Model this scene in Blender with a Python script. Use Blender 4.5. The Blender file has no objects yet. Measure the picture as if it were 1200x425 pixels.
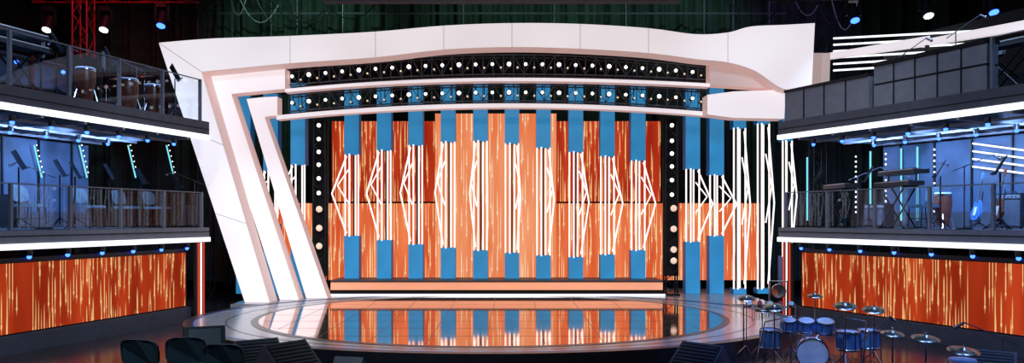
import bpy, bmesh, math, random
from mathutils import Vector, Matrix
random.seed(7)
F=900.0; CH=2.0; HOR=256.0
def PX(px,d): return (px-600.0)*d/F
def PZ(py,d): return CH+(HOR-py)*d/F
def lin(c):
    o=[]
    for v in c[:3]:
        v=v/255.0
        o.append(v/12.92 if v<=0.04045 else ((v+0.055)/1.055)**2.4)
    return (o[0],o[1],o[2],1.0)
sc=bpy.context.scene
sc.view_settings.view_transform='Standard'
sc.view_settings.look='None'
# ---------------------------------------------------------------- materials
def mat_new(name):
    m=bpy.data.materials.new(name); m.use_nodes=True
    nt=m.node_tree; nt.nodes.clear()
    out=nt.nodes.new('ShaderNodeOutputMaterial')
    return m,nt,out
def surf(name,col,rough=0.5,metal=0.0,var=0.15,scale=6.0,emis=None,estr=0.0,bump=0.0,evar=0.0,escale=0.6):
    m,nt,out=mat_new(name); N=nt.nodes; L=nt.links
    p=N.new('ShaderNodeBsdfPrincipled'); L.new(p.outputs[0],out.inputs[0])
    tc=N.new('ShaderNodeTexCoord'); no=N.new('ShaderNodeTexNoise'); no.inputs['Scale'].default_value=scale
    L.new(tc.outputs['Object'],no.inputs['Vector'])
    c=lin(col)
    cr=N.new('ShaderNodeValToRGB'); cr.color_ramp.elements[0].position=0.3; cr.color_ramp.elements[1].position=0.7
    cr.color_ramp.elements[0].color=tuple(x*(1-var) for x in c[:3])+(1,)
    cr.color_ramp.elements[1].color=tuple(min(1,x*(1+var)) for x in c[:3])+(1,)
    L.new(no.outputs['Fac'],cr.inputs[0]); L.new(cr.outputs[0],p.inputs['Base Color'])
    p.inputs['Roughness'].default_value=rough; p.inputs['Metallic'].default_value=metal
    if emis:
        e=lin(emis)
        p.inputs['Emission Strength'].default_value=estr
        if evar>0:
            n2=N.new('ShaderNodeTexNoise'); n2.inputs['Scale'].default_value=escale; n2.inputs['Detail'].default_value=1
            L.new(tc.outputs['Object'],n2.inputs['Vector'])
            c2=N.new('ShaderNodeValToRGB'); c2.color_ramp.elements[0].position=0.35; c2.color_ramp.elements[1].position=0.65
            c2.color_ramp.elements[0].color=(e[0]*(1-evar),e[1]*(1-evar*1.25),e[2]*(1-evar*1.2),1); c2.color_ramp.elements[1].color=e
            L.new(n2.outputs['Fac'],c2.inputs[0]); L.new(c2.outputs[0],p.inputs['Emission Color'])
        else: p.inputs['Emission Color'].default_value=e
    return m
def glow(name,col,st):
    m,nt,out=mat_new(name); e=nt.nodes.new('ShaderNodeEmission'); e.inputs[0].default_value=lin(col); e.inputs[1].default_value=st
    nt.links.new(e.outputs[0],out.inputs[0]); return m
def ledwall(name,direc,lo,hi,streak,amt,st,n1=9.0,k=0.5,thr=0.5):
    m,nt,out=mat_new(name); N=nt.nodes; L=nt.links
    def math_(op,a,b=None):
        q=N.new('ShaderNodeMath'); q.operation=op
        for i,v in enumerate((a,b)):
            if v is None: continue
            if isinstance(v,(int,float)): q.inputs[i].default_value=v
            else: L.new(v,q.inputs[i])
        return q.outputs[0]
    tc=N.new('ShaderNodeTexCoord')
    dt=N.new('ShaderNodeVectorMath'); dt.operation='DOT_PRODUCT'; L.new(tc.outputs['Object'],dt.inputs[0]); dt.inputs[1].default_value=direc
    x=dt.outputs['Value']
    sp=N.new('ShaderNodeSeparateXYZ'); L.new(tc.outputs['Object'],sp.inputs[0]); z=sp.outputs[2]
    def layer(nn,kk,off,th,w):
        xs=math_('MULTIPLY',math_('ADD',x,off),nn)
        cid=math_('FLOOR',xs); fr=math_('FRACT',xs)
        wn=N.new('ShaderNodeTexWhiteNoise'); wn.noise_dimensions='1D'; L.new(cid,wn.inputs['W']); r=wn.outputs['Value']
        wn2=N.new('ShaderNodeTexWhiteNoise'); wn2.noise_dimensions='1D'; L.new(math_('ADD',cid,33.7),wn2.inputs['W']); r2=wn2.outputs['Value']
        s=math_('FRACT',math_('ADD',math_('MULTIPLY',z,math_('MULTIPLY',math_('ADD',r,0.5),kk)),math_('MULTIPLY',r,17.3)))
        t=math_('MINIMUM',math_('MULTIPLY',s,1.7),1.0)
        tr=math_('POWER',math_('MULTIPLY',math_('MULTIPLY',t,math_('SUBTRACT',1.0,t)),4.0),1.3)
        ad=math_('ABSOLUTE',math_('SUBTRACT',fr,0.5))
        prof=math_('MAXIMUM',math_('SUBTRACT',1.0,math_('POWER',math_('MULTIPLY',ad,w),2.0)),0.0)
        prof2=math_('MAXIMUM',math_('SUBTRACT',1.0,math_('MULTIPLY',ad,w*0.6)),0.0)
        head=math_('MULTIPLY',math_('LESS_THAN',s,0.17),math_('GREATER_THAN',s,0.12))
        on=math_('GREATER_THAN',r2,th)
        tot=math_('ADD',math_('MULTIPLY',tr,prof),math_('MULTIPLY',head,prof2))
        return math_('MULTIPLY',tot,on)
    a=layer(n1,k,0.0,thr,7.0); b=layer(n1*1.6,k*0.8,3.3,thr,6.0); c=layer(n1*0.77,k*1.7,7.1,thr+0.1,9.0)
    tot=math_('MINIMUM',math_('MULTIPLY',math_('ADD',math_('ADD',a,b),c),amt),1.0)
    mp=N.new('ShaderNodeCombineXYZ'); L.new(math_('MULTIPLY',x,2.2),mp.inputs[0]); L.new(math_('MULTIPLY',z,0.3),mp.inputs[2])
    no=N.new('ShaderNodeTexNoise'); no.inputs['Scale'].default_value=1.0; no.inputs['Detail'].default_value=1; L.new(mp.outputs[0],no.inputs['Vector'])
    cr=N.new('ShaderNodeValToRGB'); cr.color_ramp.elements[0].position=0.3; cr.color_ramp.elements[1].position=0.72
    cr.color_ramp.elements[0].color=lin(lo); cr.color_ramp.elements[1].color=lin(hi); L.new(no.outputs['Fac'],cr.inputs[0])
    mx=N.new('ShaderNodeMixRGB'); L.new(tot,mx.inputs[0]); L.new(cr.outputs[0],mx.inputs[1]); mx.inputs[2].default_value=lin(streak)
    e=N.new('ShaderNodeEmission'); e.inputs[1].default_value=st; L.new(mx.outputs[0],e.inputs[0]); L.new(e.outputs[0],out.inputs[0])
    return m
black=surf('black_metal',(28,30,36),0.4,0.4)
matte=surf('matte_black',(10,10,14),0.9)
dgray=surf('dark_gray_panel',(66,70,82),0.5)
gray=surf('gray_panel',(108,112,124),0.45,0.0,0.1)
chrome=surf('chrome',(200,205,215),0.2,1.0,0.05)
archf=surf('glow_shaded_fabric',(222,218,220),0.6,0,0.03,1.0,(244,234,237),0.80,evar=0.10,escale=0.45)  # white fabric; its lit look and soft pinkish shading are put into emission
archs=surf('arch_side_shaded',(210,188,182),0.6,0,0.05,1.0,(204,164,156),0.46)  # warm dim sides: edge and underside shade put into the colour
archd=surf('arch_shaded_fabric',(200,185,182),0.6,0,0.05,1.0,(205,182,178),0.55,evar=0.2)  # dimmer fabric copy with the block's shadow put into its colour
bluec=surf('blue_column_lit_skin',(45,125,178),0.4,0,0.06,2.0,(50,142,196),0.74,evar=0.22,escale=1.2)  # column's lit look and gradient put in as emission
bluesd=surf('blue_column_shaded_side',(20,60,95),0.5,0,0.06,2.0,(16,74,120),0.5)  # darker copy of the column blue, side shade put into the colour
seam=surf('seam_dark',(172,158,160),0.7)
tube=glow('white_led_tube',(255,243,240),1.6)
strip=glow('white_led_strip',(246,250,255),1.6)
pstrip=surf('peach_step_light',(220,150,120),0.5,0,0.05,2,(240,160,122),0.8,evar=0.15)
bulb=glow('bulb_glow',(255,250,240),4.0)
bulbdim=glow('bulb_dim_glow',(255,225,190),0.9)
teal=glow('teal_led',(120,215,235),1.3)
screen=glow('tablet_screen',(120,165,225),0.9)
bluelens=glow('blue_lens',(50,95,255),6.0)
whitelens=glow('white_lens',(240,245,255),5.0)
redled=glow('red_led',(230,70,45),0.9)
bluestrip=glow('blue_floor_led',(90,120,200),0.8)
curt=surf('green_black_drape',(28,46,40),0.9,0,0.3,2)
wallm=surf('wall_black_paint',(12,12,17),0.9)
bluewall=surf('blue_back_panel',(66,88,118),0.6,0,0.3,1.5)
ground=surf('pit_floor_vinyl',(42,40,48),0.18,0.0,0.3,1.2)
deckm=surf('stage_gray_lacquer',(150,151,160),0.2,0.15,0.12,1.0)
ringm=surf('stage_joint',(104,104,114),0.2)
innerm=surf('stage_mirror_gloss',(228,198,184),0.06,0.96,0.08,1.5)
lipm=surf('stage_lip',(34,36,44),0.3)
chairm=surf('teal_gray_upholstery',(66,88,100),0.8)
acry=surf('blue_acrylic_shell',(90,140,210),0.12,0.3,0.1,3,(25,60,140),0.10)  # faint emission puts the blue stage light into the shells
skin_=surf('drum_head',(190,200,225),0.5)
brass=surf('cymbal_brass',(180,176,165),0.3,1.0)
wood=surf('wood_shell',(110,58,40),0.35,0,0.25,5)
whitek=surf('white_keys',(225,225,225),0.35)
redtint=surf('red_glow_tint',(120,16,24),0.5,0.3)  # red rig glow put into the truss colour; reused on small red parts
m,nt,out=mat_new('rail_glass')
tr=nt.nodes.new('ShaderNodeBsdfTransparent'); tr.inputs[0].default_value=(0.93,0.97,1,1)
gl=nt.nodes.new('ShaderNodeBsdfGlossy'); gl.inputs['Roughness'].default_value=0.0; gl.inputs['Color'].default_value=(0.6,0.7,0.9,1)
ms=nt.nodes.new('ShaderNodeMixShader'); ms.inputs[0].default_value=0.03
nt.links.new(tr.outputs[0],ms.inputs[1]); nt.links.new(gl.outputs[0],ms.inputs[2]); nt.links.new(ms.outputs[0],out.inputs[0])
glass=m
# ---------------------------------------------------------------- builder
class B:
    def __init__(s): s.v=[];s.f=[];s.m=[];s.sm=[];s.mats=[]
    def mi(s,m):
        if m not in s.mats: s.mats.append(m)
        return s.mats.index(m)
    def add(s,vs,fs,m,smooth=False):
        o=len(s.v); s.v+= [tuple(v) for v in vs]
        for f in fs: s.f.append([i+o for i in f]); s.m.append(s.mi(m)); s.sm.append(smooth)
    def hexa(s,p,m):
        s.add(p,[(0,1,2,3),(4,5,6,7),(0,1,5,4),(1,2,6,5),(2,3,7,6),(3,0,4,7)],m)
    def box(s,x0,x1,y0,y1,z0,z1,m):
        s.hexa([(x0,y0,z0),(x1,y0,z0),(x1,y1,z0),(x0,y1,z0),(x0,y0,z1),(x1,y0,z1),(x1,y1,z1),(x0,y1,z1)],m)
    def rbox(s,c,size,rot,m):
        M=Matrix.Translation(c)@rot
        a,b,d=[q/2 for q in size]
        s.hexa([M@Vector(q) for q in [(-a,-b,-d),(a,-b,-d),(a,b,-d),(-a,b,-d),(-a,-b,d),(a,-b,d),(a,b,d),(-a,b,d)]],m)
    def tube(s,p,q,r,m,n=6,r2=None,caps=True):
        p=Vector(p);q=Vector(q); d=(q-p)
        if d.length<1e-6: return
        d.normalize(); r2=r if r2 is None else r2
        up=Vector((0,0,1)) if abs(d.z)<0.9 else Vector((1,0,0))
        a=d.cross(up).normalized(); b=d.cross(a)
        vs=[]
        for c,rr in ((p,r),(q,r2)):
            for i in range(n):
                t=2*math.pi*i/n; vs.append(c+a*rr*math.cos(t)+b*rr*math.sin(t))
        s.add(vs,[(i,(i+1)%n,(i+1)%n+n,i+n) for i in range(n)],m,n>5)
        if caps:
            s.add(vs[:n],[tuple(range(n))],m); s.add(vs[n:],[tuple(range(n))],m)
    def path(s,pts,r,m,n=6):
        for a,b in zip(pts[:-1],pts[1:]): s.tube(a,b,r,m,n)
    def ball(s,c,r,m,n=8,k=5,sz=1.0):
        vs=[];fs=[]
        for j in range(k+1):
            ph=math.pi*j/k
            for i in range(n):
                t=2*math.pi*i/n; vs.append((c[0]+r*math.sin(ph)*math.cos(t),c[1]+r*math.sin(ph)*math.sin(t),c[2]+r*sz*math.cos(ph)))
        for j in range(k):
            for i in range(n): fs.append((j*n+i,j*n+(i+1)%n,(j+1)*n+(i+1)%n,(j+1)*n+i))
        s.add(vs,fs,m,True)
    def lathe(s,prof,c,m,n=20,rot=None):
        vs=[];fs=[]; M=Matrix.Translation(c)@(rot if rot else Matrix.Identity(4))
        for r,z in prof:
            for i in range(n):
                t=2*math.pi*i/n; vs.append(M@Vector((r*math.cos(t),r*math.sin(t),z)))
        for j in range(len(prof)-1):
            for i in range(n): fs.append((j*n+i,j*n+(i+1)%n,(j+1)*n+(i+1)%n,(j+1)*n+i))
        s.add(vs,fs,m,True)
    def prism(s,poly,y0,y1,mf,ms_):
        n=len(poly)
        vs=[(x,y0,z) for x,z in poly]+[(x,y1,z) for x,z in poly]
        s.add(vs[:n],[tuple(range(n))],mf); s.add(vs[n:],[tuple(range(n))],ms_)
        s.add(vs,[(i,(i+1)%n,(i+1)%n+n,i+n) for i in range(n)],ms_)
    def zprism(s,poly,z0,z1,mt,ms_):
        n=len(poly)
        vs=[(x,y,z1) for x,y in poly]+[(x,y,z0) for x,y in poly]
        s.add(vs[:n],[tuple(range(n))],mt); s.add(vs[n:],[tuple(range(n))],ms_)
        s.add(vs,[(i,(i+1)%n,(i+1)%n+n,i+n) for i in range(n)],ms_)
    def band(s,top,bot,y0,y1,mf,ms_):
        n=len(top)
        vs=[(x,y0,z) for x,z in top]+[(x,y0,z) for x,z in bot]+[(x,y1,z) for x,z in top]+[(x,y1,z) for x,z in bot]
        s.add(vs,[(i,i+1,n+i+1,n+i) for i in range(n-1)],mf)
        s.add(vs,[(2*n+i,2*n+i+1,3*n+i+1,3*n+i) for i in range(n-1)],ms_)
        s.add(vs,[(i,i+1,2*n+i+1,2*n+i) for i in range(n-1)],ms_)
        s.add(vs,[(n+i,n+i+1,3*n+i+1,3*n+i) for i in range(n-1)],ms_)
        s.add(vs,[(0,n,3*n,2*n),(n-1,2*n-1,4*n-1,3*n-1)],ms_)
    def build(s,name,loc=None,rz=0.0,sc_=1.0):
        if loc is None:
            xs=[v[0] for v in s.v];ys=[v[1] for v in s.v];zs=[v[2] for v in s.v]
            loc=((min(xs)+max(xs))/2,(min(ys)+max(ys))/2,min(zs))
            vv=[(v[0]-loc[0],v[1]-loc[1],v[2]-loc[2]) for v in s.v]
        else: vv=[(v[0]*sc_,v[1]*sc_,v[2]*sc_) for v in s.v]
        me=bpy.data.meshes.new(name); me.from_pydata(vv,[],s.f)
        for m in s.mats: me.materials.append(m)
        for p,mi,sm in zip(me.polygons,s.m,s.sm): p.material_index=mi; p.use_smooth=sm
        bm=bmesh.new(); bm.from_mesh(me); bmesh.ops.recalc_face_normals(bm,faces=bm.faces); bm.to_mesh(me); bm.free()
        o=bpy.data.objects.new(name,me); o.location=loc; o.rotation_euler=(0,0,rz)
        sc.collection.objects.link(o); return o
RX=lambda a:Matrix.Rotation(a,4,'X')
# ---------------------------------------------------------------- room shell
GZ=-0.3
b=B(); b.box(-15,15,-3,26,GZ-0.1,GZ,ground); b.build('floor')
b=B(); b.box(-15,15,26,26.2,GZ,9.7,wallm); b.build('wall_back')
b=B(); b.box(-15.2,-15,-3,26,GZ,9.7,wallm); b.build('wall_left')
b=B(); b.box(15,15.2,-3,26,GZ,9.7,wallm); b.build('wall_right')
b=B(); b.box(-15,15,-3.2,-3,GZ,9.7,wallm); b.build('wall_front')
b=B(); b.box(-15,15,-3,26,9.7,9.8,wallm); b.build('ceiling')
b=B(); vs=[];n=560
for i in range(n+1):
    x=-14+28*i/n; y=24.6+0.15*math.sin(x*9)+0.09*math.sin(x*23+1)+0.12*math.sin(x*2.1)
    vs+=[(x,y,0.0),(x,y,9.5)]
b.add(vs,[(2*i,2*i+2,2*i+3,2*i+1) for i in range(n)],curt,True); b.build('stage_curtain')
# ---------------------------------------------------------------- stage floor
CX,CY=-0.42,15.9
def ell(rx,ry,n=96,cx=CX,cy=CY): return [(cx+rx*math.cos(2*math.pi*i/n),cy+ry*math.sin(2*math.pi*i/n)) for i in range(n)]
def ring(b,r1,r2,z,mt):
    a=ell(*r1);c=ell(*r2);n=len(a)
    b.add([(x,y,z) for x,y in a]+[(x,y,z) for x,y in c],[(i,(i+1)%n,(i+1)%n+n,i+n) for i in range(n)],mt)
b=B()
b.zprism(ell(6.1,4.55),GZ,0.0,deckm,lipm)
b.box(-6.6,6.2,18.0,24.2,GZ,-0.004,deckm)
ring(b,(6.1,4.55),(5.9,4.38),0.004,lipm)
ring(b,(5.91,4.39),(5.885,4.37),0.006,bluestrip)
ring(b,(5.30,4.19),(5.26,4.15),0.005,ringm)
ring(b,(4.80,4.0),(4.6,3.82),0.005,lipm)
b.zprism(ell(4.66,3.87),0.0,0.006,innerm,lipm)
for i in range(-4,5):
    x=CX+i*0.95; hh=3.82*math.sqrt(max(0,1-((x-CX)/4.6)**2))
    b.box(x-0.005,x+0.005,CY-hh+0.05,CY+hh-0.05,0.006,0.0075,lipm)
for i in range(-3,4):
    y=CY+i*0.95; hh=4.6*math.sqrt(max(0,1-((y-CY)/3.82)**2))
    b.box(CX-hh+0.05,CX+hh-0.05,y-0.005,y+0.005,0.006,0.0075,lipm)
b.build('round_stage')
b=B()
x0,x1=PX(387,19.9),PX(777,19.9)
b.box(x0,x1,19.9,21.0,0.0,0.10,black)
b.box(x0,x1,19.98,21.0,0.10,0.36,black)
b.box(x0,x1,19.94,19.98,0.15,0.345,pstrip)
b.box(x0-0.05,x1+0.05,19.86,19.90,0.0,0.05,strip)
b.box(x0,x1,19.9,21.0,0.36,0.395,dgray)
b.build('stage_step')
# ---------------------------------------------------------------- LED walls
led_c=ledwall('led_video_center',(1,0,0),(232,118,68),(247,160,114),(255,230,190),0.9,0.97,9,0.42,0.4)
led_l=ledwall('led_video_lower',(1,0,0),(214,80,40),(244,130,80),(255,222,165),1.1,0.97,9,0.55,0.35)
led_u=ledwall('led_video_upper',(1,0,0),(156,34,16),(206,68,34),(255,196,130),1.1,0.95,9,0.6,0.3)
def ledpanel(px0,px1,py0,py1,d,m,name='led_video_wall',zb=None):
    b=B(); z1=PZ(py0,d); z0=PZ(py1,d) if zb is None else zb
    xa,xb=PX(px0,d),PX(px1,d)
    b.box(xa,xb,d+0.01,d+0.12,z0,z1,matte)
    b.add([(xa,d,z0),(xb,d,z0),(xb,d,z1),(xa,d,z1)],[(0,1,2,3)],m)
    for x in (xa+0.15,xb-0.15): b.box(x-0.04,x+0.04,d+0.12,d+0.2,0,z1,black)
    return b.build(name)
ledpanel(317,510,238,325,21.9,led_l,zb=0.25)
ledpanel(652,893,238,325,21.9,led_l,zb=0.25)
ledpanel(510,652,133,325,21.7,led_c,zb=0.25)
ledpanel(389,510,142,236,22.3,led_u)
ledpanel(652,774,142,236,22.3,led_u)
b=B(); b.box(-6.6,6.6,23.2,23.3,0,7.3,matte)
for x in [-6.3,-4.8,-2,0,2,4.3,6.2]: b.box(x-0.04,x+0.04,22.7,23.2,0,5.2,black)
b.build('scenery_flat')
# ---------------------------------------------------------------- columns
def column(px,ty0,ty1,by0,by1,d=20.5,w=17,basez=0.40,straight=False):
    b=B(); s=d/F; x=PX(px,d); hw=w*s/2
    zt0,zt1=PZ(ty0,d),PZ(ty1,d); zb=PZ(by0,d)
    b.box(x-hw,x+hw,d+0.004,d+0.34,zt1,zt0,bluesd)
    b.add([(x-hw,d,zt1),(x+hw,d,zt1),(x+hw,d,zt0),(x-hw,d,zt0)],[(0,1,2,3)],bluec)
    b.box(x-hw,x+hw,d+0.004,d+0.34,basez,zb,bluesd)
    b.add([(x-hw,d,basez),(x+hw,d,basez),(x+hw,d,zb),(x-hw,d,zb)],[(0,1,2,3)],bluec)
    mt=tube; r=0.021
    sg=-1 if px<600 else 1
    for o1,dy in ((-0.9,0.02),(0.9,0.02),(-0.3,0.0),(0.33,0.2)):
        b.tube((x+o1*hw,d+dy,zt1+0.02),(x+o1*hw,d+dy,zb-0.02),r,mt)
    mag=(min(1.0,abs(px-600)/190.0)*13+1.5)*s
    if straight: mag=4.5*s
    span=zt1-zb
    # rigid angular arrow on the outer side
    b.path([(x+sg*hw*0.7,d,zt1-span*0.02),(x+sg*(hw+mag),d-0.02,zb+span*0.52),(x+sg*hw*0.7,d,zb+span*0.03)],r,mt)
    b.path([(x+sg*hw*0.5,d+0.1,zt1-span*0.18),(x+sg*(hw+mag*0.6),d+0.05,zb+span*0.62),(x+sg*hw*0.5,d+0.1,zb+span*0.4)],r*0.8,mt)
    b.box(x-0.02,x+0.02,d+0.31,d+0.34,basez,zt0,black)
    b.build('light_column')
tops={412:181,450:176,487:170,525:166,563:165,600:168,637:173,675:178,712:183,748:188}
bots={412:276,450:281,487:286,525:290,563:293,600:296,637:299,675:301,712:298,748:293}
for p in tops: column(p,97,tops[p],bots[p],330)
column(349,97,193,268,333,basez=0)
column(317,110,200,262,333,basez=0)
column(285,112,205,255,333,basez=0)
column(812,97,198,283,333,basez=0)
column(840,97,205,276,333,basez=0)
column(867,120,150,338,333,basez=0,w=15,straight=True)
column(895,128,145,338,333,basez=0,w=15,straight=True)
column(923,128,165,300,333,basez=0,w=12,straight=True)
# ---------------------------------------------------------------- arch
def P(pts,d): return [(PX(x,d),PZ(y,d)) for x,y in pts]
def dens(pts,k=5):
    out=[]
    n=len(pts)
    for i in range(n-1):
        p0=pts[max(i-1,0)];p1=pts[i];p2=pts[i+1];p3=pts[min(i+2,n-1)]
        for j in range(k):
            t=j/k
            out.append(tuple(0.5*((2*p1[a])+(-p0[a]+p2[a])*t+(2*p0[a]-5*p1[a]+4*p2[a]-p3[a])*t*t+(-p0[a]+3*p1[a]-3*p2[a]+p3[a])*t**3) for a in (0,1)))
    out.append(pts[-1]); return out
b=B(); d=18.3
top=[(186,50),(250,45),(340,42),(440,37),(520,30),(600,27),(680,28),(760,33),(815,40),(853,38),(880,31),(920,29),(955,27)]
bot=[(236,84),(266,81),(340,74),(440,67),(520,58),(600,55),(680,57),(760,62),(815,69),(853,73),(885,83),(918,104),(951,105)]
b.band(P(dens(top),d),P(dens(bot),d),d,d+0.6,archf,archs)
b.prism([(PX(186,d),PZ(50,d)),(PX(236,d),PZ(84,d)),(PX(316,d),0.0),(PX(287,d),0.0)],d,d+0.6,archf,archs)
def seamline(b,x0,y0,x1,y1,d):
    b.tube((PX(x0,d),d-0.001,PZ(y0,d)),(PX(x1,d),d-0.001,PZ(y1,d)),0.005,seam,4)
for x0,y0,x1,y1 in [(186,50,236,84),(340,42,340,74),(440,37,440,67),(520,30,520,58),(600,27,600,55),(680,28,680,57),(760,33,760,62),(853,38,853,73),(220,152,262,170),(253,250,289,262)]: seamline(b,x0,y0,x1,y1,d)
d=18.95
b.band(P([(243,88),(290,84),(334,80)],d),P([(271,110),(300,107),(334,104)],d),d,d+0.45,archf,archs)
b.prism([(PX(243,d),PZ(88,d)),(PX(271,d),PZ(110,d)),(PX(350,d),0.0),(PX(328,d),0.0)],d,d+0.45,archf,archs)
def y2(x): return 91+(x-600)**2*(0.000185 if x<600 else 0.000125)
def y3(x): return 121+(x-600)**2*(0.000185 if x<600 else 0.00019)
def yb(x): return 56+(x-600)**2*(0.00025 if x<600 else 0.00029)
xs=list(range(334,831,16))+[832]
b.band(P([(x,y2(x)) for x in xs],d),P([(x,y2(x)+4) for x in xs],d),d,d+0.3,archf,archs)
b.prism(P([(832,70),(860,77),(890,88),(919,105),(832,99)],d),d,d+0.4,archd,archs)
b.prism(P([(829,111),(860,107),(921,105),(919,139),(860,138),(829,134)],d-0.2),d-0.2,d+0.3,archf,archs)
b.prism(P([(952,62),(973,62),(972,100),(948,104)],d+0.2),d+0.2,d+0.5,archd,archs)
d=19.3
b.band(P([(289,116),(305,114),(325,113)],d),P([(310,137),(316,136),(325,135)],d),d,d+0.4,archf,archs)
b.prism([(PX(289,d),PZ(116,d)),(PX(310,d),PZ(137,d)),(PX(384,d),0.0),(PX(359,d),0.0)],d,d+0.4,archf,archs)
xs=list(range(324,833,16))+[834]
b.band(P([(x,y3(x)) for x in xs],d),P([(x,y3(x)+5) for x in xs],d),d,d+0.3,archf,archs)
b.build('proscenium_arch')
def bulbtruss(fa,fb,d,name):
    b=B(); prev=None
    xs=list(range(338,831,12))
    for i,x in enumerate(xs):
        za=PZ(fa(x),d); zb_=PZ(fb(x),d); X=PX(x,d)
        cur=[(X,d,za),(X,d,zb_),(X,d+0.35,za),(X,d+0.35,zb_)]
        b.tube(cur[0],cur[1],0.012,dgray,4); b.tube(cur[0],cur[2],0.012,black,4); b.tube(cur[1],cur[3],0.012,black,4)
        if prev:
            for a,c in zip(prev,cur): b.tube(a,c,0.02,dgray,5)
            b.tube(prev[0],cur[1],0.010,dgray,4) if i%2 else b.tube(prev[1],cur[0],0.010,dgray,4)
        prev=cur
    i=0; x=343.0
    while x<830:
        ym=(fa(x)*0.5+fb(x)*0.5)
        for off,r,mt in ((0,0.052 if i%3==1 else 0.04,bulb),(10,0.026,bulbdim)):
            xx=PX(x+off,d); zz=PZ(ym+(0 if off==0 else 4),d)
            b.tube((xx,d-0.02,zz),(xx,d+0.12,zz),r*1.35,black,10)
            b.ball((xx,d-0.06,zz),r,mt,10,6)
            b.tube((xx,d+0.06,PZ(fa(x),d)),(xx,d+0.06,zz),0.012,black,4)
        x+=19.5; i+=1
    return b.build(name)
bulbtruss(lambda x:yb(x)+8,lambda x:y2(x)-4,19.35,'bulb_truss')
bulbtruss(lambda x:y2(x)+8,lambda x:y3(x)-3,19.95,'bulb_truss')
b=B(); xs=list(range(330,836,16)); d=21.6
b.band(P([(x,yb(x)-4) for x in xs],d),P([(x,y2(x)+6) for x in xs],d),d,d+0.1,matte,matte); b.build('black_header_panel')
surfglobe=surf('globe_lamp',(235,205,185),0.4,0,0.05,2,(240,205,180),0.7)
def lamppost(px,ys,big,d=20.05):
    b=B(); X=PX(px,d); 
    for dx in(-0.15,0.15):
        for dy in (0,0.3): b.tube((X+dx,d+dy,0),(X+dx,d+dy,PZ(138,d)),0.025,black,6)
    z=0.15;k=0
    while z<PZ(140,d):
        b.tube((X-0.15,d,z),(X+0.15,d,z+0.25),0.014,black,4) if k%2 else b.tube((X+0.15,d,z),(X-0.15,d,z+0.25),0.014,black,4)
        z+=0.25;k+=1
    b.box(X-0.2,X+0.2,d+0.06,d+0.1,0.5,PZ(138,d),matte)
    b.box(X-0.2,X+0.2,d-0.12,d+0.4,0,0.05,black)
    for y in ys:
        b.tube((X,d-0.02,PZ(y,d)),(X,d+0.1,PZ(y,d)),0.085,black,12); b.ball((X,d-0.05,PZ(y,d)),0.05,bulb,10,6)
    for y in big:
        b.ball((X+0.03,d-0.12,PZ(y,d)),0.085,surfglobe,12,8); b.tube((X,d,PZ(y,d)),(X,d-0.05,PZ(y,d)),0.03,black,6)
    b.build('lamp_post')
lamppost(374,[147,163,178,193,209,226],[245,267,288])
lamppost(787,[147,165,180,195,211,228],[244,268,292,305])
def truss(p,q,w,m,name='lighting_truss',step=0.5,b=None):
    own=b is None
    if own: b=B()
    p=Vector(p);q=Vector(q); d=(q-p); L=d.length; d.normalize()
    up=Vector((0,0,1)) if abs(d.z)<0.9 else Vector((0,1,0))
    a=d.cross(up).normalized(); c=d.cross(a).normalized()
    cs=[(a+c)*w/2,(a-c)*w/2,(-a-c)*w/2,(-a+c)*w/2]
    for o in cs: b.tube(p+o,q+o,0.028,m,6)
    n=max(1,int(L/step))
    for i in range(n):
        s0=p+d*(L*i/n); s1=p+d*(L*(i+1)/n)
        for j in range(4):
            o1=cs[j];o2=cs[(j+1)%4]
            b.tube(s0+(o1 if i%2 else o2),s1+(o2 if i%2 else o1),0.014,m,4)
    if own: return b.build(name)
    return b
truss((8.6,21.6,GZ),(8.6,21.6,7.2),0.35,black,'truss_tower')
truss((-8.6,21.6,GZ),(-8.6,21.6,7.6),0.35,black,'truss_tower')
# ---------------------------------------------------------------- overhead rig
def mover(b,x,y,z,lens,down=(0,-0.5,-1)):
    d=Vector(down).normalized()
    b.box(x-0.13,x+0.13,y-0.1,y+0.1,z-0.12,z,black)
    b.box(x-0.17,x-0.14,y-0.05,y+0.05,z-0.45,z-0.08,black); b.box(x+0.14,x+0.17,y-0.05,y+0.05,z-0.45,z-0.08,black)
    c=Vector((x,y,z-0.4)); b.tube(c-d*0.17,c+d*0.2,0.11,black,12,0.13); b.tube(c+d*0.195,c+d*0.215,0.1,lens,12)
b=truss((-6,19.5,7.95),(6,19.5,7.95),0.4,black,b=B(),step=0.45)
for x in (-5,-3,3.4,5.2): b.tube((x,19.5,8.0),(x,19.5,9.7),0.012,black,4)
b.box(-4.7,4.2,19.1,19.35,7.40,7.46,gray)
for x in (-4,0,3.6): b.tube((x,19.2,7.46),(x,19.4,7.9),0.02,black,4)
b.build('lighting_truss')
b=truss((-12,19,7.6),(-7.8,19,7.6),0.4,redtint,b=B(),step=0.45)
truss((-10.6,19,6.0),(-10.6,19,9.6),0.35,redtint,b=b)
b.tube((-11.7,19,7.6),(-11.7,19,9.7),0.02,black,4)
mover(b,-11.4,18.9,7.2,whitelens); mover(b,-10.0,18.9,7.2,whitelens); mover(b,-8.6,18.9,7.3,bluelens)
b.build('lighting_truss')
b=truss((6.2,18.4,7.5),(13,17,7.3),0.45,black,b=B(),step=0.45)
b.tube((7,18.3,7.5),(7,18.3,9.7),0.015,black,4); b.tube((11,17.5,7.5),(11,17.5,9.7),0.015,black,4)
for x,y,l in ((8.0,18.0,bluelens),(9.5,17.6,whitelens),(10.8,17.3,bluelens)): mover(b,x,y,7.2,l)
b.build('lighting_truss')
b=B()
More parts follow.
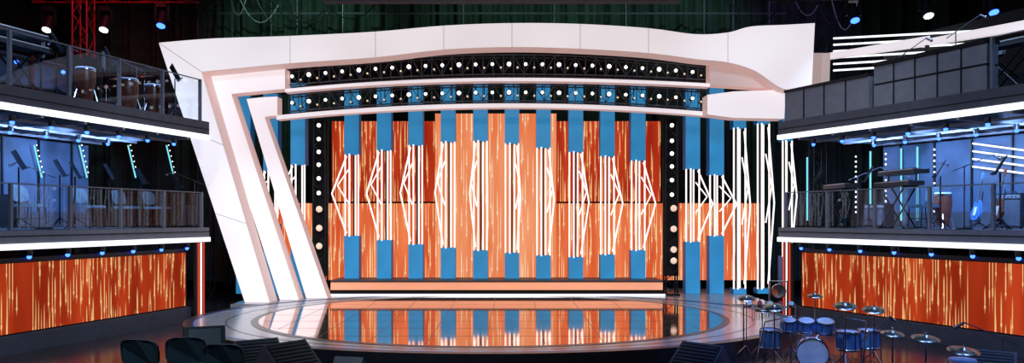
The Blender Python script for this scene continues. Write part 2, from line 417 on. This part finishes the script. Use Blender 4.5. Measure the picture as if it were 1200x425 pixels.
for i in range(20):
    x=random.choice([random.uniform(-9.5,-5.2),random.uniform(5.3,9)]); w=random.uniform(0.5,2.2); dep=random.uniform(0.3,1.6); y=random.uniform(20.8,23)
    pts=[(x+w*t/12,y,9.4-(dep*4*(t/12)*(1-t/12))-1.2*(t/12)) for t in range(13)]
    b.path(pts,0.016,black if i%4 else gray,4)
b.build('rigging_cable_bundle')
b=B()
for x in (-8.6,-7.4,-6.6,-5.2,-3.4,-1.5,1.3,3.5,5.9,6.8,7.9):
    b.tube((x,23.6,6.4),(x,23.6,9.7),0.02,dgray,5)
for z in (7.5,8.3): b.tube((-9,23.6,z),(8.4,23.6,z),0.03,dgray,5)
b.build('rigging_grid')
# ---------------------------------------------------------------- balconies
FR={'L':(Vector((-6.9,17.5)),Vector((-1.43,-5)).normalized()),'R':(Vector((6.07,17.5)),Vector((2.26,-5)).normalized())}
OUT={}
OUT['L']=Vector((FR['L'][1].y,-FR['L'][1].x)); OUT['R']=Vector((-FR['R'][1].y,FR['R'][1].x))
def W(s,u,v,z):
    f,d=FR[s]; o=OUT[s]; p=f+d*u+o*v; return (p.x,p.y,z)
def U(s,px,v=0.0):
    f,d=FR[s]; o=OUT[s]; k=(px-600)/F; q=f+o*v
    return -(q.x-k*q.y)/(d.x-k*d.y)
def WP(s,px,v,py):
    u=U(s,px,v); p=W(s,u,v,0); return (p[0],p[1],PZ(py,p[1]))
def ub(b,s,u0,u1,v0,v1,z0,z1,m):
    b.hexa([W(s,u0,v0,z0),W(s,u1,v0,z0),W(s,u1,v1,z0),W(s,u0,v1,z0),W(s,u0,v0,z1),W(s,u1,v0,z1),W(s,u1,v1,z1),W(s,u0,v1,z1)],m)
FACE={'L':math.atan2(-OUT['L'].y,-OUT['L'].x)+math.pi/2,'R':math.atan2(-OUT['R'].y,-OUT['R'].x)+math.pi/2}
UL=8.5; LOW=1.8; UP=4.2
for s in 'LR':
    ledside=ledwall('led_video_side_'+s,tuple(FR[s][1])+(0,),(136,34,14),(196,66,30),(255,206,135),1.1,0.93,11,0.8,0.35)
    for zt,nm,zs in ((LOW,'balcony',1.48),(UP,'balcony',3.80)):
        b=B()
        ub(b,s,0,UL,0.06,3.5,zs+0.1,zt,dgray if zt==LOW else black)
        ub(b,s,0,UL,0.0,0.06,zs+0.10,zt,gray if zt==LOW else dgray)
        ub(b,s,-0.02,UL,-0.02,0.10,zs,zs+0.10,strip)
        ub(b,s,0,UL,-0.01,0.0,zs+0.22,zs+0.235,matte)
        if zt==UP:
            for k in range(9): ub(b,s,0.3+k*0.95,0.36+k*0.95,0.3,3.5,zs-0.02,zs+0.1,gray)
            for v in (0.9,1.9,2.9): ub(b,s,0.1,UL,v,v+0.05,zs-0.05,zs,gray)
        for k in range(10):
            for v in ((0.22,) if zt==LOW else (0.5,1.9)):
                c=Vector(W(s,0.4+k*0.8+v*0.3,v,zs-0.02)); b.tube(c,c-Vector((0,0,0.10)),0.055,black,10); b.ball(c-Vector((0,0,0.12)),0.04,bluelens,10,6)
        b.build(nm)
    b=B()
    for u in (0.35,4.3,8.2): ub(b,s,u,u+0.16,3.3,3.46,GZ,1.56,black)
    b.build('balcony_support_frame')
    b=B(); ub(b,s,0.35,UL,0.32,0.45,0.02,1.30,matte)
    ua,ue=0.4,UL
    b.add([W(s,ua,0.31,0.05),W(s,ue,0.31,0.05),W(s,ue,0.31,1.24),W(s,ua,0.31,1.24)],[(0,1,2,3)],ledside)
    ub(b,s,0.3,UL,0.25,0.5,GZ,0.02,dgray); ub(b,s,0.3,UL,0.28,0.5,1.25,1.33,black)
    b.build('led_video_wall')
    b=B()
    for i,m_ in enumerate((redled,tube,redled)):
        c=W(s,0.06+i*0.09,0.1,0); b.tube((c[0],c[1],GZ+0.02),(c[0],c[1],1.46),0.018,m_,6)
    ub(b,s,0.0,0.3,0.05,0.2,GZ,GZ+0.05,black); ub(b,s,-0.02,0.28,0.15,0.2,GZ,1.46,matte)
    b.build('led_tube_post')
    b=B(); ub(b,s,-0.2,UL,3.6,3.75,LOW,3.78,bluewall)
    uu=0.3
    while uu<UL: ub(b,s,uu,uu+0.03,3.55,3.6,LOW,3.78,black); uu+=0.9
    ub(b,s,-0.2,UL,3.56,3.6,LOW,LOW+0.35,dgray)
    if s=='L':
        for px in (93,150,195,40):
            p0=Vector(WP(s,px,3.5,170));p1=Vector(WP(s,px+9,3.5,208)); b.tube(p0,p1,0.018,teal,6)
            for t in range(6):
                q=p0.lerp(p1,t/6)+Vector((0.07,-0.02,0)); b.ball(tuple(q),0.014,bulb,6,4)
    else:
        for px in (946,1020,1056,1075):
            u=U(s,px,3.5); b.tube(W(s,u,3.5,3.7),W(s,u,3.5,1.95),0.022,teal,6)
        for px in (1003,1038,1095):
            u=U(s,px,3.5)
            for t in range(12): b.ball(W(s,u,3.5,3.6-t*0.13),0.022,bulb,6,4)
        for k in range(4):
            b.tube(WP(s,1140,3.4,168+k*9),WP(s,1230,3.4,180+k*9),0.022,strip,6)
    b.build('balcony_back_wall')
b=B(); ub(b,'R',-0.2,UL,3.6,3.75,UP,6.4,matte)
for k in range(6):
    b.tube(WP('R',977,3.5,45+k*7.5),WP('R',1150-k*6,3.5,36+k*7.5),0.026,strip,6)
b.build('led_stripe_wall')
b=B()
p=[WP('R',960,3.0,70),WP('R',1090,3.0,52),WP('R',1240,3.0,28)]
for a,c in zip(p[:-1],p[1:]): b.hexa([a,c,(c[0],c[1]+0.25,c[2]),(a[0],a[1]+0.25,a[2]),(a[0],a[1],a[2]+0.14),(c[0],c[1],c[2]+0.2),(c[0],c[1]+0.25,c[2]+0.2),(a[0],a[1]+0.25,a[2]+0.14)],archf)
for q in p: b.tube((q[0],q[1]+0.12,UP),(q[0],q[1]+0.12,q[2]+0.05),0.05,black,8)
b.build('white_scenic_beam')
b=B(); ub(b,'L',-0.2,UL,3.6,3.75,UP,5.6,bluewall)
for k in range(7): ub(b,'L',0.3+k*1.1,0.36+k*1.1,3.5,3.6,UP,5.8,redtint if k%2 else black)
for z in (4.9,5.5): ub(b,'L',0,UL,3.5,3.56,z,z+0.05,black)
for k in range(6):
    c=Vector(W('L',0.8+k*1.2,3.45,5.45)); b.tube(c,c+Vector((0.12,-0.05,-0.08)),0.06,black,10); b.ball(c+Vector((0.14,-0.06,-0.09)),0.045,bluelens,10,6)
b.build('balcony_back_wall')
def rail(s,z0,h,u0,u1,name='glass_railing',step=1.15):
    b=B(); n=max(1,round((u1-u0)/step))
    for i in range(n+1):
        u=u0+(u1-u0)*i/n
        ub(b,s,u-0.025,u+0.025,0.10,0.16,z0,z0+h,gray)
        if i<n:
            w=(u1-u0)/n
            ub(b,s,u+0.05,u+w-0.05,0.12,0.135,z0+0.05,z0+h-0.04,glass)
    ub(b,s,u0,u1,0.11,0.15,z0+h-0.02,z0+h,gray)
    b.build(name)
rail('L',UP,0.95,0.15,UL); rail('L',LOW,0.8,0.1,UL); rail('R',LOW,0.8,0.1,UL)
rail('R',UP,0.9,U('R',1157),UL)
b=B()
ua,ue=0.15,U('R',1016)
ub(b,'R',ua,ue,0.05,0.35,UP,4.84,gray); ub(b,'R',ua,ue,0.02,0.38,4.84,4.9,black)
for k in range(1,4): u=ua+(ue-ua)*k/4; ub(b,'R',u-0.012,u+0.012,0.035,0.05,UP,4.84,matte)
b.build('parapet_panel')
b=B()
ua,ue=U('R',1022),U('R',1154)
ub(b,'R',ua,ue,0.05,0.35,UP,4.62,gray); ub(b,'R',ua,ue,0.06,0.35,4.62,4.66,matte); ub(b,'R',ua,ue,0.05,0.35,4.66,5.0,gray); ub(b,'R',ua,ue,0.0,0.40,5.0,5.07,black)
for k in range(1,5): u=ua+(ue-ua)*k/5; ub(b,'R',u-0.012,u+0.012,0.035,0.05,UP,5.0,matte)
b.build('parapet_panel')
# ---------------------------------------------------------------- equipment
def music_stand(loc,rz,h=1.05):
    b=B()
    for k in range(3):
        t=2*math.pi*k/3+0.3; b.tube((0,0,0.22),(0.27*math.cos(t),0.27*math.sin(t),0.012),0.011,black,5)
    b.tube((0,0,0.1),(0,0,h-0.05),0.014,black,6)
    R=RX(math.radians(-28)); c=Vector((0,0,h+0.08))
    b.rbox(c,(0.52,0.015,0.36),R,black); b.rbox(c+R@Vector((0,-0.03,-0.18)),(0.52,0.06,0.012),R,black)
    b.rbox(c+R@Vector((0.0,-0.012,0.0)),(0.4,0.004,0.28),R,dgray)
    b.build('music_stand',loc,rz)
def mic_stand(loc,rz,h=1.4):
    b=B(); b.lathe([(0,0.03),(0.13,0.03),(0.14,0.0),(0,0)],(0,0,0),black,16)
    b.tube((0,0,0.02),(0,0,h),0.011,dgray,6); b.tube((-0.2,0,h-0.1),(0.5,0,h+0.2),0.009,dgray,6)
    b.tube((0.5,0,h+0.2),(0.6,0,h+0.14),0.018,dgray,8,0.022); b.ball((0.62,0,h+0.13),0.032,chrome,8,6)
    b.build('microphone_stand',loc,rz)
def monitor(loc,rz,h=1.0):
    b=B(); b.lathe([(0,0.03),(0.18,0.03),(0.19,0.0),(0,0)],(0,0,0),black,18)
    b.tube((0,0,0.02),(0,0,h),0.02,black,8); b.box(-0.33,0.33,-0.04,0.02,h-0.05,h+0.36,black); b.box(-0.3,0.3,-0.046,-0.04,h-0.02,h+0.33,screen)
    b.tube((0,0.02,h+0.1),(0,0.06,h-0.1),0.02,black,6)
    b.build('video_monitor_on_stand',loc,rz)
def keyboard(loc,rz,w=1.25,tiers=1):
    b=B()
    for y in (-0.13,0.13):
        b.tube((-0.4,y,0.0),(0.4,y,0.85),0.018,black,6); b.tube((0.4,y,0.0),(-0.4,y,0.85),0.018,black,6)
    for x in(-0.4,0.4): b.tube((x,-0.18,0.0),(x,0.18,0.0),0.02,black,6); b.tube((x,-0.18,0.85),(x,0.18,0.85),0.02,black,6)
    for t in range(tiers):
        z=0.87+t*0.24; y=t*0.1
        b.box(-w/2,w/2,y-0.16,y+0.18,z,z+0.09,dgray)
        b.box(-w/2+0.04,w/2-0.04,y-0.165,y-0.02,z+0.08,z+0.098,whitek)
        n=28
        for i in range(n):
            if i%7 not in(2,6): x=-w/2+0.04+(w-0.08)*(i+1)/n; b.box(x-0.008,x+0.008,y-0.11,y-0.02,z+0.098,z+0.112,matte)
        b.box(-0.1,0.1,y+0.03,y+0.12,z+0.09,z+0.094,teal)
        if t: 
            for x in (-0.45,0.45): b.tube((x,y,0.85),(x,y,z),0.015,black,5)
    b.build('keyboard_synthesizer',loc,rz)
def conga(loc,m=wood,n='conga_drum',h=0.75,r=0.16):
    b=B(); b.lathe([(r*0.72,0.06),(r*0.9,h*0.35),(r*1.12,h*0.65),(r*1.02,h*0.95),(r,h)],(0,0,0),m,20)
    b.lathe([(0,h+0.005),(r*0.98,h+0.005),(r*1.05,h-0.02),(r*1.06,h-0.06)],(0,0,0),skin_,20); b.lathe([(r*1.07,h-0.07),(r*1.09,h-0.05),(r*1.07,h-0.03)],(0,0,0),chrome,20)
    for k in range(3):
        t=2*math.pi*k/3; b.tube((r*math.cos(t),r*math.sin(t),h*0.4),(r*1.5*math.cos(t),r*1.5*math.sin(t),0),0.012,chrome,5)
    b.build(n,loc,0)
def cymbal(b,x,y,h,r,tilt=0.2,m=brass):
    for k in range(3):
        t=2*math.pi*k/3+x; b.tube((x,y,0.28),(x+0.26*math.cos(t),y+0.26*math.sin(t),0.01),0.011,chrome,5)
    b.tube((x,y,0.15),(x,y,h),0.012,chrome,6)
    b.lathe([(0.0,0.045),(r*0.12,0.04),(r*0.2,0.012),(r*0.6,0.004),(r,-0.015),(r,-0.018),(r*0.2,0.006),(0,0.03)],(x,y,h),m,24,RX(tilt))
    b.ball((x,y,h+0.06),0.014,chrome,6,4)
def drum(b,c,r,h,rot,m=acry):
    b.lathe([(r,-h/2),(r,h/2)],c,m,24,rot)
    for z in(-h/2,h/2):
        b.lathe([(0,z),(r*0.99,z)],c,skin_,24,rot); b.lathe([(r*1.0,z-0.02),(r*1.05,z-0.02),(r*1.05,z+0.02),(r*1.0,z+0.02)],c,chrome,24,rot)
    M=Matrix.Translation(c)@rot
    for k in range(6):
        t=math.pi*k/3; b.tube(M@Vector((r*1.04*math.cos(t),r*1.04*math.sin(t),-h/2)),M@Vector((r*1.04*math.cos(t),r*1.04*math.sin(t),h/2)),0.01,chrome,5)
def drum_kit(loc,rz,s_=0.9):
    b=B(); 
    drum(b,(0,-0.35,0.27),0.25,0.36,RX(math.pi/2))
    for sx in (-0.33,0.33): b.tube((sx*0.7,-0.4,0.25),(sx*1.3,-0.6,0.0),0.012,chrome,5)
    for x,r in((-0.36,0.12),(-0.08,0.13),(0.22,0.14)): 
        drum(b,(x,-0.3,0.70),r,0.18,RX(0.35)); b.tube((x*0.3,-0.35,0.5),(x,-0.3,0.65),0.014,chrome,6)
    for x,y,r in((0.62,0.12,0.18),(-0.66,-0.1,0.16),(0.98,0.4,0.17)):
        drum(b,(x,y,0.42),r,0.3,RX(0.05))
        for k in range(3):
            t=2*math.pi*k/3; b.tube((x+r*1.05*math.cos(t),y+r*1.05*math.sin(t),0.5),(x+r*1.15*math.cos(t),y+r*1.15*math.sin(t),0),0.01,chrome,5)
    drum(b,(-0.3,0.25,0.62),0.17,0.12,RX(0.1))
    b.tube((-0.3,0.25,0.0),(-0.3,0.25,0.55),0.02,chrome,6)
    for k in range(3):
        t=2*math.pi*k/3; b.tube((-0.3,0.25,0.2),(-0.3+0.22*math.cos(t),0.25+0.22*math.sin(t),0.01),0.011,chrome,5)
    cymbal(b,-0.78,0.3,0.86,0.15,0.0); cymbal(b,-0.78,0.3,0.90,0.15,0.05)
    cymbal(b,-0.6,-0.5,1.02,0.18,0.3); cymbal(b,0.5,-0.5,1.08,0.18,0.3); cymbal(b,1.0,0.0,0.98,0.18,0.3); cymbal(b,-1.05,-0.1,1.12,0.15,0.3); cymbal(b,0.1,0.3,1.16,0.13,0.2)
    b.tube((-1.1,0.45,0),(-1.1,0.45,0.95),0.016,chrome,6); b.tube((-0.2,0.62,0),(-0.2,0.62,0.95),0.016,chrome,6); b.tube((-1.1,0.45,0.9),(-0.2,0.62,0.9),0.016,chrome,6)
    for i in range(5):
        x=-1.0+i*0.18; b.tube((x,0.47+i*0.03,0.92),(x,0.40+i*0.03,0.98),0.035,redtint if i%2 else brass,8,0.05)
    for i in range(9): b.tube((-0.95+i*0.04,0.47,0.88),(-0.95+i*0.04,0.47,0.62+i*0.015),0.006,chrome,4)
    b.tube((-0.9,-0.55,0),(-0.75,-0.45,0.75),0.012,chrome,6); b.tube((0.75,-0.5,0),(0.85,-0.3,0.8),0.012,chrome,6); b.tube((-0.75,-0.45,0.75),(-0.3,-0.35,0.86),0.01,chrome,6); b.tube((0.85,-0.3,0.8),(0.4,-0.3,0.88),0.01,chrome,6)
    b.lathe([(0,0.54),(0.16,0.54),(0.18,0.5),(0.17,0.45),(0,0.45)],(0.1,0.62,0),dgray,18); b.tube((0.1,0.62,0.2),(0.1,0.62,0.46),0.02,chrome,6)
    for k in range(3):
        t=2*math.pi*k/3; b.tube((0.1,0.62,0.25),(0.1+0.25*math.cos(t),0.62+0.25*math.sin(t),0.01),0.012,chrome,5)
    return b.build('drum_kit',loc,rz,s_)
def chair(loc,rz):
    b=B()
    for x in(-0.21,0.21):
        b.tube((x,-0.2,0),(x,-0.18,0.43),0.013,black,6); b.tube((x,0.24,0),(x,0.19,0.43),0.013,black,6); b.tube((x,0.19,0.43),(x,0.27,0.84),0.013,black,6)
        b.tube((x,-0.19,0.2),(x,0.22,0.2),0.009,black,5)
    b.box(-0.235,0.235,-0.22,0.21,0.435,0.485,chairm)
    b.box(-0.2,0.2,-0.25,-0.22,0.44,0.475,chairm); b.box(-0.21,0.21,-0.2,0.19,0.485,0.497,chairm)
    # rounded back rest
    ring_=[]
    for i in range(20):
        t=2*math.pi*i/20; cx=math.copysign(abs(math.cos(t))**0.55,math.cos(t))*0.24; cz=math.copysign(abs(math.sin(t))**0.55,math.sin(t))*0.17
        ring_.append((cx,cz+0.71))
    b.add([(x,0.27-0.7*x*x+(z-0.71)*0.18-0.02,z) for x,z in ring_]+[(x,0.27-0.7*x*x+(z-0.71)*0.18+0.02,z) for x,z in ring_],[tuple(range(20)),tuple(range(20,40))]+[(i,(i+1)%20,(i+1)%20+20,i+20) for i in range(20)],chairm)
    b.build('orchestra_chair',loc,rz)
def wedge(loc,rz,k=1.0):
    b=B(); w=0.32*k
    pr=[(-0.28*k,0.0),(0.25*k,0.0),(0.3*k,0.16*k),(0.12*k,0.42*k),(-0.28*k,0.1*k)]
    n=len(pr)
    vs=[(-w,y,z) for y,z in pr]+[(w,y,z) for y,z in pr]
    b.add(vs,[tuple(range(n)),tuple(range(n,2*n))]+[(i,(i+1)%n,(i+1)%n+n,i+n) for i in range(n)],dgray)
    R=Matrix.Rotation(math.atan2(0.32,0.4),4,'X'); c=Vector((0,-0.08*k,0.26*k)); 
    b.rbox(c+R@Vector((0,0,0.004)),(w*1.8,0.44*k,0.012),R,black)
    for i in range(7): b.rbox(c+R@Vector((0,(-0.18+i*0.06)*k,0.013)),(w*1.74,0.008,0.006),R,gray)
    b.build('stage_monitor_speaker',loc,rz)
def amp(loc,rz,w=0.6,h=0.55):
    b=B(); b.box(-w/2,w/2,-0.15,0.15,0.03,h,black); b.box(-w/2+0.03,w/2-0.03,-0.16,-0.15,0.06,h-0.13,dgray); b.box(-w/2+0.03,w/2-0.03,-0.16,-0.15,h-0.1,h-0.03,gray)
    for i in range(6): b.tube((-w/2+0.1+i*0.08,-0.16,h-0.065),(-w/2+0.1+i*0.08,-0.185,h-0.065),0.014,chrome,8)
    for x in(-w/2+0.05,w/2-0.05):
        for y in(-0.1,0.1): b.tube((x,y,0),(x,y,0.03),0.02,black,6)
    b.tube((-0.1,0,h+0.03),(0.1,0,h+0.03),0.012,black,6); b.tube((-0.1,0,h),(-0.1,0,h+0.03),0.01,black,5); b.tube((0.1,0,h),(0.1,0,h+0.03),0.01,black,5)
    b.build('guitar_amplifier',loc,rz)
def guitar(loc,rz,m=wood):
    b=B(); tilt=RX(math.radians(-12))
    prof=[]
    for i in range(28):
        t=2*math.pi*i/28; z=math.sin(t)*0.22; x=math.cos(t)*(0.165-0.04*math.sin(t)+0.015*math.cos(2*t))
        if abs(z-0.03)<0.07: x*=0.82
        prof.append((x,z+0.38))
    n=len(prof); vs=[tilt@Vector((x,-0.025,z)) for x,z in prof]+[tilt@Vector((x,0.025,z)) for x,z in prof]
    b.add(vs,[tuple(range(n)),tuple(range(n,2*n))]+[(i,(i+1)%n,(i+1)%n+n,i+n) for i in range(n)],m)
    b.rbox(tilt@Vector((0,-0.03,0.78)),(0.05,0.02,0.5),tilt,dgray); b.rbox(tilt@Vector((0,-0.03,1.09)),(0.08,0.018,0.14),tilt,m); b.rbox(tilt@Vector((0,-0.032,0.35)),(0.1,0.01,0.18),tilt,whitek)
    b.tube((0,0.12,0.05),(0,0.2,0.75),0.012,black,6)
    for x in(-0.18,0.18): b.tube((0,0.12,0.12),(x,-0.12,0.0),0.012,black,6); b.tube((0,0.12,0.14),(x*0.6,-0.03,0.16),0.01,black,6)
    b.tube((0,0.12,0.12),(0,0.3,0.0),0.012,black,6)
    b.build('electric_guitar_on_stand',loc,rz)
def at(s,px,v,z): return W(s,U(s,px,v),v,z)
fl,fr=FACE['L'],FACE['R']
for px,v,h in ((22,0.6,1.15),(70,1.1,1.1),(88,0.6,1.05),(128,1.0,1.1),(165,0.6,1.02),(206,0.8,0.98)): music_stand(at('L',px,v,LOW),fl+0.9+random.uniform(-.2,.2),h)
for px,v in ((35,2.2),(105,2.2),(150,2.4),(185,2.2)): chair(at('L',px,v,LOW),fl+0.2)
for px,v in ((52,1.5),(228,0.7)): mic_stand(at('L',px,v,LOW),fl+2,1.1)
amp(at('L',222,2.6,LOW),fl+0.6); amp(at('L',15,3.0,LOW),fl+0.6,0.7,0.7)
keyboard(at('L',22,0.9,UP),fl,1.2,2)
monitor(at('L',48,2.2,UP),fl+0.9,1.1); monitor(at('L',118,1.5,UP),fl+0.9,0.95); monitor(at('L',185,1.9,UP),fl+0.9,0.9)
conga(at('L',100,0.6,UP),wood,h=0.72,r=0.17); conga(at('L',150,0.6,UP),wood,h=0.7,r=0.19); conga(at('L',180,0.6,UP),wood,h=0.7,r=0.17)
for px,v in ((66,0.6),(128,0.7),(205,0.6)): music_stand(at('L',px,v,UP),fl+0.8,1.0)
for px,v in ((84,1.4),(160,1.6)): mic_stand(at('L',px,v,UP),fl+1.5,1.25)
b=B()
cymbal(b,0,0,1.15,0.24,0.3); cymbal(b,0.5,0.2,1.25,0.26,0.25); cymbal(b,-0.45,0.25,1.0,0.2,0.2)
b.build('cymbal_stand_set',at('L',140,2.6,UP),0)
amp(at('L',200,2.6,UP),fl,0.6,0.8)
keyboard(at('R',985,1.0,LOW),fr-0.4,1.1,1); keyboard(at('R',1052,1.1,LOW),fr-0.3,1.2,2)
for px,v in ((958,0.5),(1018,0.6),(1102,0.6),(1172,0.6)): music_stand(at('R',px,v,LOW),fr-0.9,1.05)
for px,v in ((1005,2.0),(1075,2.0),(1130,1.0)): mic_stand(at('R',px,v,LOW),fr+1,1.2)
guitar(at('R',1165,1.4,LOW),fr-0.5,wood); guitar(at('R',1140,2.2,LOW),fr-0.5,acry)
conga(at('R',1105,2.2,LOW)); amp(at('R',1030,2.8,LOW),fr); amp(at('R',1185,2.6,LOW),fr,0.6,0.7)
chair(at('R',1082,1.9,LOW),fr-0.3)
keyboard(at('R',1180,1.0,UP),fr,1.1,1); mic_stand(at('R',1060,1.5,UP),fr,1.3); mic_stand(at('R',1120,1.5,UP),fr,1.5); amp(at('R',975,1.6,UP),fr,0.7,0.9)
music_stand(at('R',1165,2.0,UP),fr,1.0)
# pit
def G(px,py,z=GZ):
    d=(CH-z)*F/(py-HOR); return (PX(px,d),d,z)
for px,py,r in ((178,478,3.6),(224,474,3.9),(272,486,3.7)): chair(G(px,py),r-0.6)
wedge(G(340,440),0.9,1.15); wedge(G(303,432),0.6,1.05); wedge(G(818,440),-0.8,1.1); wedge(G(412,440),2.9,0.7)
wedge(G(1160,446),-0.6,1.0)
music_stand(G(240,456),0.4,0.6)
c=(4.62,11.9,GZ)
b=B(); b.lathe([(0,0.05),(1.1,0.05),(1.12,0.04),(1.12,0.0),(0,0.0)],(0,0,0),lipm,48)
b.build('drum_riser',c,0)
drum_kit((c[0],c[1],GZ+0.05),-0.3)
b=B(); cymbal(b,0,0,0.7,0.18,0.2); cymbal(b,0.45,-0.1,0.55,0.2,0.2); cymbal(b,-0.4,0.1,0.75,0.15,0.2)
b.build('cymbal_stand_set',G(1085,456),0)
conga(G(1128,466),acry,h=0.5)
for p in ((1020,436),(1175,444)): mic_stand(G(*p),random.uniform(0,3),0.6)
b=B()
for x in(-0.2,0.2): b.tube((x,0,0),(x,0,0.9),0.015,chrome,6); b.tube((x,-0.15,0.01),(x,0.15,0.01),0.015,chrome,6)
b.tube((-0.2,0,0.9),(0.2,0,0.9),0.015,chrome,6); b.lathe([(0,-0.01),(0.16,0.0),(0.17,0.03),(0.14,0.01),(0,0.0)],(0,0,0.68),brass,24,RX(math.pi/2))
b.tube((-0.1,0,0.9),(-0.1,0,0.78),0.005,black,4); b.tube((0.1,0,0.9),(0.1,0,0.78),0.005,black,4)
b.build('gong_on_frame',(PX(912,17.2),17.2,GZ))
# ---------------------------------------------------------------- lights
def spot(name,loc,tgt,e,col,ang=60,r=0.15,blend=0.6):
    l=bpy.data.lights.new(name,'SPOT'); l.energy=e; l.color=col; l.spot_size=math.radians(ang); l.spot_blend=blend; l.shadow_soft_size=r
    o=bpy.data.objects.new(name,l); o.location=loc; d=Vector(tgt)-Vector(loc); o.rotation_euler=d.to_track_quat('-Z','Y').to_euler(); sc.collection.objects.link(o)
spot('stage_fill_spot',(0,8,9),(-0.4,16,0),1700,(0.97,0.97,1),60)  # unseen ceiling spots above the camera, added to light the stage
spot('stage_fill_spot',(-6,11,9),(-5,17,0),1300,(0.85,0.92,1),50)
spot('stage_fill_spot',(6,11,9),(5,17,0),1000,(0.85,0.92,1),50)
spot('stage_fill_spot',(0,5,8),(-0.5,18.5,5),600,(1,0.97,1),70)  # unseen front spot, added to brighten the arch
for s in 'LR':
    for u in (1.0,2.8,4.6,6.4):
        spot('balcony_spotlight',W(s,u,1.2,3.7),W(s,u,3.2,2.6),330,(0.30,0.52,1),150,0.08)
    for u in (1.2,3.6,6.0):
        spot('balcony_spotlight',W(s,u,0.6,7.8),W(s,u,1.6,UP),600,(0.4,0.6,1),75,0.1)
    spot('balcony_spotlight',(0,7,8.5),W(s,3.0,0,3.2),1900,(0.6,0.75,1),60)  # unseen front spot, added to brighten the balcony fronts
spot('drum_spotlight',(3.0,8,8),(4.5,12,0),1400,(0.15,0.34,1),35)
spot('drum_spotlight',(8,8,8),(6.5,12,0),1400,(0.15,0.34,1),50)
spot('drum_spotlight',(3.5,6,6),(4.6,12,0.3),350,(0.85,0.93,1),28)  # unseen neutral spot, added to lift the drum kit chrome
spot('pit_fill_spot',(-5,6,8),(-5,11,0),1100,(0.55,0.8,1),60)  # unseen spot, added for ambient light in the pit
spot('curtain_fill_spot',(-6,20,9.3),(-6.5,24.5,7),520,(0.5,1,0.72),80)  # unseen green spots, added to brighten the drape folds
spot('curtain_fill_spot',(5,20,9.3),(4.5,24.5,7),380,(0.5,1,0.8),90)
spot('curtain_fill_spot',(0,20.5,9.3),(0,24.5,7.5),300,(0.5,1,0.75),100)
spot('red_spotlight',(-9,16,9.3),(-10.3,19,7),600,(1,0.05,0.06),70)
spot('red_spotlight',(9.5,19.5,9.3),(8,24,7),200,(0.5,0.3,1),80)
w=bpy.data.worlds.new('dim_studio'); sc.world=w; w.use_nodes=True
w.node_tree.nodes['Background'].inputs[0].default_value=(0.35,0.45,0.8,1); w.node_tree.nodes['Background'].inputs[1].default_value=0.02
cam=bpy.data.cameras.new('camera'); co=bpy.data.objects.new('camera',cam); sc.collection.objects.link(co)
co.location=(0,0,CH); co.rotation_euler=(math.pi/2,0,0); cam.sensor_width=36; cam.lens=27; cam.shift_y=43.5/1200; cam.clip_end=100
sc.camera=co
